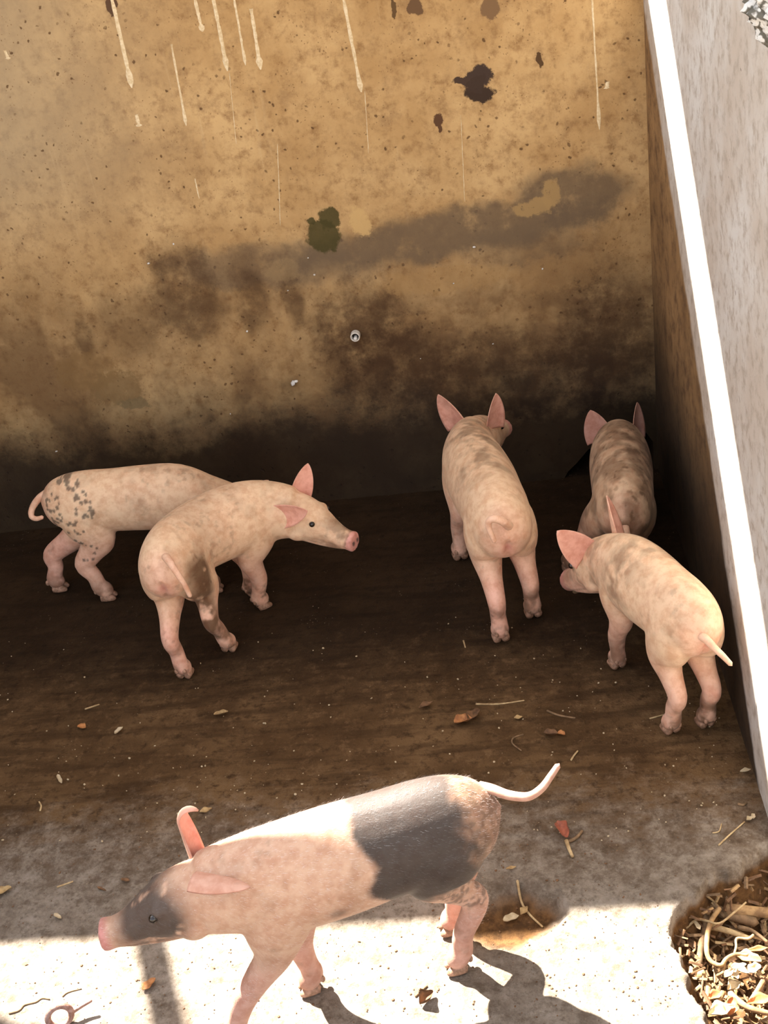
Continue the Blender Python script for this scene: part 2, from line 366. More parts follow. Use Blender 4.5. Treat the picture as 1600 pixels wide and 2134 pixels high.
a = up(-1.185, -1.60); b = up(-1.185+.063/.156*.55, -1.60-.55)
d = (Vector(b)-Vector(a)).normalized(); s_ = Vector((-d.y, d.x))*.024
prism('shadow_bar', [tuple(Vector(a)+s_), tuple(Vector(b)+s_), tuple(Vector(b)-s_), tuple(Vector(a)-s_)], ROOF_Z-.05, ROOF_Z-.001, 'z', M_WOOD, roof)  # unseen bar added across the opening to cast a shadow band
# yard ground in front of and behind the pen
MY = mat_plain('yard_earth', (.42, .33, .23), (.34, .26, .18), .9, 3)
yd = prism('ground', [(-30, -40), (30, -40), (30, 30), (-30, 30)], -.32, -.26, 'z', MY); tag(yd, 'bare earth yard around the pen', None, None, 'structure')
yf = prism('ground', [(-8, -14), (6, -14), (6, -5.9), (-8, -5.9)], -.30, -.01, 'z', MY); tag(yf, 'earth yard in front of the pen', None, None, 'structure')

# ------------------------------------------------------------------ pigs
def catmull(C, n=5):
    C = np.asarray(C, float); out = []
    for i in range(len(C)-1):
        p0 = C[max(i-1, 0)]; p1 = C[i]; p2 = C[i+1]; p3 = C[min(i+2, len(C)-1)]
        for k in range(n):
            t = k/n
            out.append(.5*((2*p1)+(-p0+p2)*t+(2*p0-5*p1+4*p2-p3)*t*t+(-p0+3*p1-3*p2+p3)*t**3))
    out.append(C[-1]); return np.array(out)
def tube(V, F, C, up_, seg=18, n=5, cap=.6, egg=0.0):
    """C rows x,y,z,a,b (half widths sideways / along up). closed tube appended to V,F"""
    R_ = catmull(C, n); P = R_[:, :3]; T = np.gradient(P, axis=0); T /= np.linalg.norm(T, axis=1)[:, None]
    base = len(V); up_ = np.asarray(up_, float); rings = []
    for i in range(len(P)):
        sd = np.cross(T[i], up_); sd /= np.linalg.norm(sd); v = np.cross(sd, T[i]); a_, b_ = R_[i, 3], R_[i, 4]; ring = []
        for k in range(seg):
            th = 2*math.pi*k/seg; cs, sn = math.cos(th), math.sin(th)
            ring.append(len(V)); V.append(P[i]+sd*a_*cs*(1+egg*-sn)+v*b_*sn)
        rings.append(ring)
    for i in range(len(rings)-1):
        for k in range(seg): F.append([rings[i][k], rings[i][(k+1) % seg], rings[i+1][(k+1) % seg], rings[i+1][k]])
    c0 = len(V); V.append(P[0]-T[0]*R_[0, 3]*cap); c1 = len(V); V.append(P[-1]+T[-1]*R_[-1, 3]*cap)
    for k in range(seg):
        F.append([rings[0][(k+1) % seg], rings[0][k], c0]); F.append([rings[-1][k], rings[-1][(k+1) % seg], c1])
def ball(V, F, c, r, axes=None):
    C = []; r = np.asarray(r, float)*np.ones(3); ax = np.eye(3) if axes is None else np.asarray(axes); N, Mn = 10, 14; base = len(V)
    for i in range(N+1):
        ph = math.pi*i/N
        for k in range(Mn):
            th = 2*math.pi*k/Mn; q = np.array([math.sin(ph)*math.cos(th), math.sin(ph)*math.sin(th), math.cos(ph)])*r
            V.append(np.asarray(c)+q@ax)
    for i in range(N):
        for k in range(Mn): F.append([base+i*Mn+k, base+(i+1)*Mn+k, base+(i+1)*Mn+(k+1) % Mn, base+i*Mn+(k+1) % Mn])
def ear_shell(base, tip_dir, inner, L, Wd, cup=.35, bend=0.0, fold=None, t=.0035):
    """leaf-shaped ear: returns verts, faces, flag(inner side)"""
    ax = np.array(tip_dir, float); ax /= np.linalg.norm(ax); nn = np.array(inner, float); nn -= ax*(nn@ax); nn /= np.linalg.norm(nn); sd = np.cross(ax, nn)
    NU, NV = 22, 12; V = []; F = []; fl = []
    p = np.asarray(base, float).copy(); pts = [p.copy()]; axs = [ax.copy()]; ns = [nn.copy()]
    for i in range(NU):
        u = (i+.5)/NU; b_ = bend/NU
        if fold and u > fold[0]: b_ += fold[1]/NU/(1-fold[0])
        c, s = math.cos(b_), math.sin(b_); ax, nn = ax*c+nn*s, nn*c-ax*s
        p = p+ax*L/NU; pts.append(p.copy()); axs.append(ax.copy()); ns.append(nn.copy())
    for side in (0, 1):
        for i in range(NU+1):
            u = i/NU; w = Wd*.5*max(1-u, 0)**.82*(.86+.80*u) + .0012
            for k in range(NV+1):
                v = 2*k/NV-1; cu = cup*(1-.45*u)
                ang = v*cu*1.6; x = w*math.sin(ang)/max(cu*1.6, 1e-3); h = w*(1-math.cos(ang))/max(cu*1.6, 1e-3)*1.0
                th = t*(1-.55*abs(v))*(1-.5*u)
                V.append(pts[i]+sd*x+ns[i]*(h+(th if side else -th))); fl.append(side)
    W_ = NV+1; off = (NU+1)*W_
    for i in range(NU):
        for k in range(NV):
            q = i*W_+k; F.append([q, q+1, q+W_+1, q+W_]); F.append([off+q, off+q+W_, off+q+W_+1, off+q+1])
    for i in range(NU):
        for k in (0, NV):
            q = i*W_+k; f_ = [q, q+W_, off+q+W_, off+q]; F.append(f_ if k == 0 else f_[::-1])
    for i in (0, NU):
        for k in range(NV):
            q = i*W_+k; f_ = [q, off+q, off+q+1, q+1]; F.append(f_ if i == 0 else f_[::-1])
    return V, F, fl

STN = [  # s, centre z, half width, half height
    (.000, .300, .032, .040), (.022, .298, .051, .061), (.065, .294, .064, .078), (.125, .290, .070, .085), (.20, .286, .072, .085),
    (.29, .281, .076, .088), (.37, .278, .074, .088), (.435, .276, .067, .082), (.49, .272, .060, .073), (.535, .266, .054, .065)]
HEAD = [(-.040, -.006, .053, .066), (.005, -.006, .057, .069), (.045, -.006, .055, .064), (.085, -.010, .045, .051), (.120, -.017, .034, .038), (.150, -.023, .0285, .030), (.176, -.025, .0265, .0275), (.189, -.024, .0295, .0295), (.196, -.023, .0285, .0285)]

def build_pig(name, label, S, rump, h, feet, head, ears, tail, paint, zoff=0.0, fat=1.0, neck_z=0.0, eyes=True, stance=.036, HS=1.0, hock=.030, hockz=.40, tint=(1, 1, 1), hair=False, LS=1.0, extra=()):
    """h = headings (deg) at rump, shoulder, head; feet = HL,HR,FL,FR (x,y,z); head=(pitch deg, roll)"""
    h0, h1, h2 = [math.radians(q) for q in h]
    def heading(s):
        if s < .40: t = s/.40; t = t*t*(3-2*t); return h0+(h1-h0)*t
        t = min((s-.40)/.14, 1); return h1+(h2-h1)*t*.75
    # centre line
    ss = np.linspace(0, .56, 57); xy = [np.array(rump[:2], float)]
    for i in range(56):
        hh = heading((ss[i]+ss[i+1])/2); xy.append(xy[-1]+np.array([math.cos(hh), math.sin(hh)])*(ss[i+1]-ss[i])*S*LS)
    xy = np.array(xy)
    def at(s): return np.array([np.interp(s, ss, xy[:, 0]), np.interp(s, ss, xy[:, 1])])
    zc = lambda s: np.interp(s, [q[0] for q in STN], [q[1] for q in STN])*S+zoff+neck_z*max(0, (s-.36)/.17)
    V, F = [], []
    tube(V, F, [(*at(s), zc(s), a*S*fat, b*S*fat) for s, z, a, b in STN], (0, 0, 1), 24, 4, .55, .10)
    # head
    c = at(.535); hh = h2; pt = math.radians(head[0])
    f = np.array([math.cos(hh)*math.cos(pt), math.sin(hh)*math.cos(pt), math.sin(pt)]); u = np.array([-math.cos(hh)*math.sin(pt), -math.sin(hh)*math.sin(pt), math.cos(pt)])
    lft = np.cross(u, f); ro = math.radians(head[1]); u, lft = u*math.cos(ro)+lft*math.sin(ro), lft*math.cos(ro)-u*math.sin(ro)
    hc = np.array([*c, zc(.535)])
    T = S; S2 = S*HS
    hp = lambda d, l, v: hc+(f*d+lft*l+u*v)*S2
    tube(V, F, [(*hp(d, 0, o), a*S2, b*S2) for d, o, a, b in HEAD], u, 20, 4, .08)
    for sgn in (-1, 1):
        ball(V, F, hp(.030, sgn*.026, -.030), .034*S2)                       # jowls
        ball(V, F, hp(.072, sgn*.032, .022), (.017*S2,)*3)                   # brow
    tube(V, F, [(*hp(.05, 0, -.050), .036*S2, .02*S2), (*hp(.10, 0, -.050), .030*S2, .016*S2), (*hp(.14, 0, -.048), .024*S2, .013*S2), (*hp(.168, 0, -.046), .018*S2, .010*S2)], u, 14, 3, .5)   # lower jaw
    for es, el, ez, er in extra: ball(V, F, np.array([*at(es), zc(es)])+np.array([0, 0, ez*S]), er*S)
    # legs
    hoofs = []
    for i, (ft, sgn) in enumerate(zip(feet, (1, -1, 1, -1))):
        hind = i < 2; s0 = .105 if hind else .395
        hd = heading(s0); fw = np.array([math.cos(hd), math.sin(hd), 0]); lf = np.array([-math.sin(hd), math.cos(hd), 0])
        H = np.array([*at(s0), zc(s0)]) + lf*sgn*stance*S*fat
        Ft = np.array([ft[0], ft[1], ft[2] if len(ft) > 2 else 0.0]); D = H[2]-Ft[2]
        mixp = lambda k, z: np.array([Ft[0]+(H[0]-Ft[0])*k, Ft[1]+(H[1]-Ft[1])*k, Ft[2]+D*z])
        toe = fw*ft[3] if len(ft) > 3 else fw*1.0
        q = lambda p, r1, r2: (*p, r1*S, r2*S)
        if hind:
            hk = mixp(.30, hockz)-fw*hock*S; kn = mixp(.68, hockz+.27)+fw*.022*S
            C = [q(mixp(1.0, 1.0)+fw*.002, .036*fat, .058*fat), q(mixp(.92, max(.86, hockz+.40))+fw*.002*S, .041*fat, .064*fat), q(kn, .035*fat, .051*fat), q((kn+hk)/2+fw*.002, .0265, .034), q(hk, .0215, .027), q(mixp(.18, .27)-fw*.012*S, .0190, .0215), q(mixp(.05, .145)-fw*.006*S, .0205, .0215), q(Ft+toe*.006*S+np.array([0, 0, .032*S]), .0225, .0235), q(Ft+toe*.012*S+np.array([0, 0, .017*S]), .0185, .0185)]
        else:
            el = mixp(.62, .60)-fw*.014*S; cp_ = mixp(.30, .34)+fw*.006*S
            C = [q(mixp(1.0, 1.0)+fw*.004, .035*fat, .052*fat), q(mixp(.85, .80)+fw*.004*S, .037*fat, .053*fat), q(el, .030, .038), q((el+cp_)/2, .0245, .028), q(cp_, .0225, .0245), q(mixp(.14, .20)+fw*.002*S, .0190, .0205), q(mixp(.04, .13)-fw*.002*S, .0205, .0215), q(Ft+toe*.008*S+np.array([0, 0, .032*S]), .0225, .0235), q(Ft+toe*.012*S+np.array([0, 0, .017*S]), .0185, .0185)]
        tube(V, F, C, fw, 16, 4, .3)
        if hind: ball(V, F, mixp(.92, .84)-fw*.022*S-lf*sgn*.008, (.040*S, .036*S, .050*S))     # ham
        hoofs.append((Ft, fw, lf))
    me = bpy.data.meshes.new('tmp'); me.from_pydata([tuple(v) for v in V], [], F); me.update()
    ob = bpy.data.objects.new('tmp', me); COL.objects.link(ob)
    m = ob.modifiers.new('r', 'REMESH'); m.mode = 'VOXEL'; m.voxel_size = .0046; m.use_smooth_shade = True
    m = ob.modifiers.new('s', 'SMOOTH'); m.factor = .5; m.iterations = 9
    dg = bpy.context.evaluated_depsgraph_get(); dg.update()
    body = bpy.data.meshes.new_from_object(ob.evaluated_get(dg)); bpy.data.objects.remove(ob); bpy.data.meshes.remove(me)
    nb = len(body.vertices); co = np.empty(nb*3); body.vertices.foreach_get('co', co); co = co.reshape(-1, 3)
    fb = [list(p.vertices) for p in body.polygons]; bpy.data.meshes.remove(body)
    # ears and tail grown on
    AV = [co]; AF_ = list(fb); part = [np.zeros(nb)]; n0 = nb
    for e in ears:
        bs = hp(*e['base']); td = f*e['dir'][0]+lft*e['dir'][1]+u*e['dir'][2]; iv = f*e['inner'][0]+lft*e['inner'][1]+u*e['inner'][2]
        ev, ef, fl = ear_shell(bs-td/np.linalg.norm(td)*.012, td, iv, e.get('L', .105)*S2, e.get('W', .085)*S2, e.get('cup', .55), e.get('bend', 0), e.get('fold'))
        AV.append(np.array(ev)); AF_ += [[q+n0 for q in g] for g in ef]; part.append(np.where(np.array(fl) > 0, 2., 1.)); n0 += len(ev)
    tv, tf = [], []
    tp = np.array(tail, float); rr = np.linspace(.0105, .0055, len(tp))*S
    tube(tv, tf, [(*p_, r_, r_) for p_, r_ in zip(tp, rr)], (.31, .2, .93), 10, 6, 1.0)
    AV.append(np.array(tv)); AF_ += [[q+n0 for q in g] for g in tf]; part.append(np.full(len(tv), 3.)); n0 += len(tv)
    A = np.vstack(AV); part = np.concatenate(part)
    # coordinates along the animal for the coat pattern
    cl = np.column_stack([xy, [zc(s) for s in ss]])
    B = A[:, None, :2]-xy[None, ::4, :]; s_i = ss[::4][np.argmin((B**2).sum(2), 1)]
    hd = np.array([heading(s) for s in s_i]); ctr = np.column_stack([np.interp(s_i, ss, xy[:, 0]), np.interp(s_i, ss, xy[:, 1])])
    lat = ((A[:, 0]-ctr[:, 0])*-np.sin(hd)+(A[:, 1]-ctr[:, 1])*np.cos(hd))/S
    along = s_i+((A[:, 0]-ctr[:, 0])*np.cos(hd)+(A[:, 1]-ctr[:, 1])*np.sin(hd))/S
    rel = A-hc; hx, hy, hz = (rel@f)/S2, (rel@lft)/S2, (rel@u)/S2
    zr = (A[:, 2]-zoff)/S
    cl_ = np.exp(-(lat/.007)**2)*sstep(.035, .0, along)*sstep(.30, .275, zr)*sstep(.19, .23, zr)*(part == 0)
    A[:, 0] += cl_*.009*S*math.cos(h0); A[:, 1] += cl_*.009*S*math.sin(h0)
    vent = np.exp(-((lat/.010)**2+((zr-.268)/.012)**2))*sstep(.05, .01, along)*(part == 0)
    ventp = np.exp(-((lat/.026)**2+((zr-.255)/.035)**2))*sstep(.05, .01, along)*(part == 0)
    info = dict(P=A, part=part, s=along, lat=lat, z=A[:, 2]/S, hx=hx, hy=hy, hz=hz, feet=feet)
    Pn = A
    n_a = fbm(Pn, 9, 4, 11); n_b = fbm(Pn, 30, 4, 12)
    cream = np.array([.81, .575, .375]); pink = np.array([.80, .47, .355]); 
    k = sstep(.40, .62, n_a)[:, None]; col = cream*(1-k)+(cream*.93+pink*.07)*k
    low = np.clip(sstep(.27, .13, info['z'])*.75 + sstep(.05, -.02, along)*.5, 0, 1)[:, None]; col = col*(1-low)+pink*low
    pk = ((part == 2)*.75+(part == 1)*.35)[:, None]; col = col*(1-pk)+np.array([.80, .38, .31])*pk
    sn = (sstep(.170, .186, hx)*(np.abs(hy) < .06)*(hx < .23)*(np.abs(hz) < .07)*(part == 0))[:, None]; col = col*(1-.8*sn)+np.array([.76, .33, .30])*.8*sn
    col = col*(1-.55*ventp[:, None])+np.array([.80, .40, .32])*.55*ventp[:, None]; col = col*(1-.6*vent[:, None])+np.array([.45, .13, .10])*.6*vent[:, None]
    dirt, black = paint(info, n_a, n_b)
    n_c = fbm(Pn, 22, 5, 51); n_d = fbm(Pn, 70, 3, 52)
    dirt = np.clip(dirt+(part < 2)*(sstep(.54, .70, n_c)*.15+sstep(.60, .72, n_d)*sstep(.45, .6, n_a)*.25), 0, .95)
    col = col*np.array(tint)
    # nostrils and mouth
    for sg in (-1, 1):
        d = np.sqrt((hy-sg*.011)**2+(hz+.022)**2); black = np.maximum(black, .85*sstep(.0085, .0055, d)*(hx > .185)*(hx < .22))
    mouth = np.exp(-((hz+.047+.02*(hx-.13))/.0028)**2)*sstep(.06, .09, hx)*(hx < .19)*(np.abs(hy) < .05); dirt = np.maximum(dirt, .6*mouth)
    dcol = np.array([.13, .068, .030]); bcol = np.array([.022, .020, .019])
    col = col*(1-dirt[:, None])+dcol*dirt[:, None]; col = col*(1-black[:, None])+bcol*black[:, None]
    me = bpy.data.meshes.new(name); me.from_pydata(A.tolist(), [], AF_); me.update()
    me.polygons.foreach_set('use_smooth', [True]*len(me.polygons)); me.materials.append(MS)
    at_ = me.color_attributes.new('Col', 'FLOAT_COLOR', 'POINT'); at_.data.foreach_set('color', np.column_stack([col, np.ones(len(col))]).ravel())
    # origin on the floor under the animal
    org = Vector((float(xy[28][0]), float(xy[28][1]), 0)); me.transform(Matrix.Translation(-org))
    o = link(bpy.data.objects.new(name, me)); o.location = org
    tag(o, label, 'pig', 'pigs in the pen')
    def part_mesh(nm, V_, F_, mat):
        return mesh_obj(nm, [tuple(np.asarray(v)-np.array(org)) for v in V_], F_, mat, o)
    for Ft, fw, lf in hoofs:
        V_, F_ = [], []
        for sg in (-1, 1):
            c0 = Ft+lf*sg*.0100*S
            tube(V_, F_, [(*(c0+fw*-.006*S+np.array([0, 0, .013*S])), .0100*S, .011*S), (*(c0+fw*.010*S+np.array([0, 0, .0125*S])), .0108*S, .0125*S), (*(c0+fw*.024*S+np.array([0, 0, .009*S])), .0090*S, .0085*S), (*(c0+fw*.031*S+np.array([0, 0, .006*S])), .005*S, .0045*S)], (0, 0, 1), 10, 3, .4)
            c1 = Ft-fw*.016*S+lf*sg*.011*S+np.array([0, 0, .034*S]); ball(V_, F_, c1, (.0055*S, .0055*S, .008*S))
        part_mesh('hoof', V_, F_, M_HOOF)
    if hair:
        nv = np.empty(len(me.vertices)*3); me.vertices.foreach_get('normal', nv); nv = nv.reshape(-1, 3)
        cand = np.where((part == 0) & (A[:, 2] > .12))[0]; r2 = np.random.default_rng(3); ids = r2.choice(cand, 15000)
        bx = np.column_stack([-np.cos(hd[ids]), -np.sin(hd[ids]), np.full(len(ids), -.25)])+r2.normal(0, .22, (len(ids), 3)); N_ = nv[ids]
        bx -= N_*(bx*N_).sum(1)[:, None]; bx /= np.linalg.norm(bx, axis=1)[:, None]; sdv = np.cross(bx, N_); L_ = r2.uniform(.004, .009, len(ids))[:, None]
        Pb = A[ids]-np.array(org)-N_*.0005+r2.normal(0, .0015, (len(ids), 3)); Hv = np.stack([Pb-sdv*.00020, Pb+sdv*.00020, Pb+(bx*.93+N_*.36)*L_], 1).reshape(-1, 3)
        hm = bpy.data.meshes.new('bristles'); hm.from_pydata(Hv.tolist(), [], np.arange(len(Hv)).reshape(-1, 3).tolist()); hm.update(); hm.materials.append(MH)
        bl = black[ids][:, None]; hc_ = np.repeat(np.array([.66, .54, .49])*(1-bl)+np.array([.075, .074, .076])*bl, 3, axis=0)
        ha = hm.color_attributes.new('Col', 'FLOAT_COLOR', 'POINT'); ha.data.foreach_set('color', np.column_stack([hc_, np.ones(len(hc_))]).ravel())
        tag(link(bpy.data.objects.new('bristles', hm), o), None, None, None, 'stuff')
    if eyes:
        for sg in (-1, 1):
            V_, F_ = [], []; ball(V_, F_, hp(.083, sg*.0430, .018), .0080*S2); part_mesh('eye', V_, F_, M_EYE)
    return o

def P_(px, py, z): v = onfloor(px, py, z); return (v.x, v.y, v.z)
def W_(px, py, y): v = onback(px, py, y); return (v.x, v.y, v.z)
def spots(info, seed, n, box, rad):
    """clustered little round dark spots; box = (s0,s1,z0,z1), seen from the given side"""
    r_ = np.random.default_rng(seed); m = np.zeros(len(info['s']))
    for _ in range(n):
        s0 = r_.uniform(box[0], box[1]); z0 = r_.uniform(box[2], box[3]); rr = r_.uniform(*rad)
        d = np.hypot(info['s']-s0, info['z']-z0); m = np.maximum(m, sstep(rr*1.25, rr*.8, d))
    return m

# 1 spotted pig at the far left -------------------------------------------------
def paint1(i, na, nb):
    d = sstep(.56, .74, na)*.25*(i['part'] == 0) + sstep(.10, .02, i['z'])*sstep(.35, .6, nb)*.7
    side = (i['lat'] < .02)
    k = np.zeros(len(d))
    for sd, n, bx in ((1, 22, (.015, .06, .25, .34)), (2, 14, (.06, .12, .18, .27)), (3, 24, (.10, .155, .27, .345)), (4, 14, (.05, .12, .34, .37)), (5, 7, (.06, .13, .14, .2))):
        k = np.maximum(k, spots(i, sd, n, bx, (.003, .0055)))
    return np.clip(d, 0, .8), .72*k*side*(i['part'] == 0)
build_pig('pig', 'cream pig with clustered dark spots on its rump, far left by the wall', 1.03, (-1.668, -.412), (1, 4, 85),
    ((-1.735, -.375), (-1.575, -.445), (-1.33, -.37), (-1.27, -.455)), (-50, 0),
    [dict(base=(.0, .045, .045), dir=(-.5, .5, .75), inner=(.6, -.7, .3), L=.085, W=.06), dict(base=(.0, -.045, .045), dir=(-.3, -.8, .5), inner=(.8, -.2, .5), L=.085, W=.06)],
    [P_(96, 1028, .325), P_(80, 1040, .315), P_(67, 1060, .29), P_(66, 1076, .275), P_(76, 1081, .27), P_(88, 1078, .275)], paint1, neck_z=-.09, zoff=-.005, LS=.92, HS=.90)

# 2 pig bending round to the right -------------------------------------------------
def paint2(i, na, nb):
    d = sstep(.55, .78, na)*.22*(i['part'] == 0)
    smear = np.exp(-((i['s']-.075)/.050)**4)*sstep(.37, .31, i['z']+.05*(na-.5))*sstep(.07, .13, i['z']+.08*(nb-.5))*sstep(-.022, -.040, i['lat']+.02*(nb-.5))*sstep(.26, .44, nb)
    under = np.exp(-((i['s']-.0)/.03)**2)*np.exp(-((i['z']-.215)/.02)**2)*(i['lat'] < .02)*(i['lat'] > -.06)*sstep(.3, .5, nb)
    face = sstep(.08, .14, i['hx'])*sstep(.38, .6, nb)*(i['hx'] < .18)*.6*(np.abs(i['hz']) < .08)
    legs = sstep(.15, .05, i['z'])*sstep(.45, .65, nb)*.65
    return np.clip(d+.97*smear+.75*under+face+1.2*legs, 0, .93), np.zeros(len(d))
build_pig('pig', 'cream pig turning its head right, brown smear on its thigh', 0.94, (-1.252, -.862), (92, 34, -24),
    ((-1.268, -.838), (-1.172, -.742), (-1.150, -.500), (-1.118, -.560)), (-14, 0),
    [dict(base=(.0, .040, .050), dir=(.12, .15, 1), inner=(.55, -.8, 0), L=.10, W=.072, cup=.45), dict(base=(-.004, -.052, .022), dir=(.78, -.22, .55), inner=(.15, -1.0, .10), L=.125, W=.088, cup=.45)],
    [W_(345, 1160, -.865), W_(356, 1175, -.893), W_(370, 1196, -.905), W_(384, 1218, -.905), W_(396, 1242, -.90)], paint2, neck_z=-.01, zoff=.03, fat=1.13, HS=.98, LS=.95)

# 3 pig in the middle, seen from behind ---------------------------------------------
def paint3(i, na, nb):
    top_ = sstep(.30, .38, i['z'])
    d = top_*sstep(.42, .66, nb)*sstep(.12, .22, i['s'])*.55*(i['part'] == 0)
    legs = sstep(.17, .06, i['z'])*sstep(.42, .62, nb)*.6
    return np.clip(d+legs+sstep(.6, .75, na)*.2, 0, .8), np.zeros(len(d))
build_pig('pig', 'cream pig seen from behind in the middle, tail curled over its rump', 1.04, (-.450, -.815), (98, 102, 66),
    ((-.488, -.795), (-.405, -.705), (-.585, -.405), (-.475, -.36)), (-8, 0),
    [dict(base=(.01, .045, .045), dir=(-.25, .45, .85), inner=(-1, .35, -.1), L=.105, W=.10, cup=.35), dict(base=(.015, -.045, .045), dir=(-.15, -.25, 1), inner=(-.35, -.9, .1), L=.105, W=.085)],
    [W_(1060, 1096, -.825), W_(1050, 1088, -.845), W_(1036, 1082, -.850), W_(1022, 1083, -.850), W_(1017, 1094, -.848), W_(1022, 1110, -.850), W_(1030, 1128, -.850)], paint3, neck_z=.005, fat=1.1)

# 4 dirty pig facing the far right corner -------------------------------------------
def paint4(i, na, nb):
    d = .42+sstep(.35, .6, nb)*.35; d = np.where(i['part'] > 0, .28, d)
    return np.clip(d, 0, .85), np.zeros(len(d))
build_pig('pig', 'muddy brown pig with its head in the far right corner', 1.02, (-.178, -.745), (84, 86, 84),
    ((-.300, -.510), (-.150, -.60), (-.205, -.30), (-.085, -.30)), (-42, 0),
    [dict(base=(.0, .046, .040), dir=(-.45, .30, .8), inner=(-.85, .3, -.3), L=.088, W=.095, cup=.4), dict(base=(.0, -.046, .042), dir=(-.35, -.10, .9), inner=(-.55, -.8, -.1), L=.095, W=.07)],
    [(-.178, -.75, .27), (-.175, -.765, .25), (-.172, -.768, .22), (-.170, -.765, .19)], paint4, neck_z=-.06, fat=1.02, zoff=-.028)

# 5 pig by the right wall ------------------------------------------------------------
def paint5(i, na, nb):
    d = np.exp(-((i['s']-.33)/.07)**2)*sstep(.2, .3, i['z'])*(i['lat'] > -.05)*sstep(.38, .6, nb)*.55*(i['part'] == 0)
    d = d+sstep(.40, .5, i['s'])*sstep(.45, .65, nb)*.4*(i['part'] == 0)
    d = d+sstep(.17, .05, i['z'])*sstep(.42, .62, nb)*.65
    return np.clip(d+sstep(.6, .75, na)*.2, 0, .8), np.zeros(len(d))
build_pig('pig', 'pink pig seen from behind beside the pale right wall, tail straight', .90, (-.078, -1.225), (111, 112, 124),
    ((-.140, -1.172), (-.066, -1.160), (-.225, -.935), (-.128, -.915)), (-32, 0),
    [dict(base=(.01, .046, .044), dir=(-.30, .62, .80), inner=(-.9, .35, -.3), L=.105, W=.09, cup=.35), dict(base=(-.012, -.038, .052), dir=(-.20, -.12, 1), inner=(-.75, -.65, 0), L=.105, W=.08, cup=.6)],
    [P_(1462, 1325, .295), P_(1475, 1336, .290), P_(1490, 1352, .28), P_(1505, 1366, .27), P_(1522, 1384, .255)], paint5, fat=1.10, zoff=.025, neck_z=-.02, HS=1.08, LS=.82)

# 6 black patched pig in front -------------------------------------------------------
def paint6(i, na, nb):
    s, z, lat = i['s'], i['z'], i['lat']; b = i['part'] == 0
    edge = .250+.035*(nb-.5)-.35*np.clip(.34-z, 0, .15)+.012*np.sin(z*60)
    botm = .255+.06*(na-.5)+.03*(nb-.5)+.25*np.clip(.13-s, -.08, .13)
    sad = sstep(edge+.010, edge-.010, s)*sstep(botm-.018, botm+.018, z)
    fade = sstep(.015, .085, s+.06*(nb-.5))                                       # towards the tail the patch dissolves into flecks
    tail_f = sstep(.46, .58, fbm(i['P'], 75, 3, 31))
    k = sad*(.25+.70*fade)*(1-.75*(1-fade)*tail_f)
    sp = spots(i, 61, 75, (.02, .13, .19, .275), (.003, .0065))*.55
    small = np.exp(-(((s-.315)/.018)**2+((z-.315)/.014)**2))*.55+np.exp(-(((s-.27)/.02)**2+((z-.25)/.02)**2))*.35*sstep(.3, .6, nb)
    eye = np.exp(-(((i['hx']-.092+.25*(i['hz']-.01))/.066)**2+((i['hz']-.004)/.060)**2)**2)*(i['hx'] > -.01)*sstep(.25, .50, fbm(i['P'], 55, 3, 41)+.10); eye = np.clip(eye*1.25, 0, 1)
    fore = sstep(.02, .06, i['hx'])*sstep(.17, .12, i['hx'])*sstep(.02, .05, i['hz'])*.55
    k = np.maximum.reduce([k*b, sp*b, small*b*sstep(.35, .6, nb), .88*eye*b, fore*b*sstep(.35, .6, nb)])
    d = sstep(.10, .02, z)*sstep(.4, .65, nb)*.35+sstep(.085, .03, s)*sstep(.22, .29, z)*(.35+.4*sstep(.40, .58, fbm(i['P'], 75, 3, 33)))*b
    return np.clip(d, 0, .7), np.clip(k, 0, .93)
build_pig('pig', 'pink pig with black saddle and dark eye patch walking in front', .90, (-.505, -1.715), (194, 198, 190),
    ((-.588, -1.745), (-.600, -1.660), (-.975, -1.885), (-.845, -1.772)), (-9, 0),
    [dict(base=(-.020, .036, .068), dir=(-1, .55, -.16), inner=(-.1, .35, -1), L=.105, W=.066, cup=.6), dict(base=(.005, -.044, .050), dir=(-.05, -.25, 1), inner=(-1, .35, 0), L=.135, W=.058, cup=.75, fold=(.58, 2.3))],
    [P_(1000, 1640, .375), P_(1025, 1645, .378), P_(1060, 1657, .375), P_(1100, 1660, .376), P_(1128, 1643, .385), P_(1147, 1618, .397), P_(1162, 1596, .41)], paint6, zoff=.068, neck_z=.02, fat=1.2, HS=1.03, hock=.045, hockz=.50, tint=(.66, .60, .63), hair=True, LS=.985, extra=((.185, 0, -.098, .017), (.20, 0, -.100, .013)))

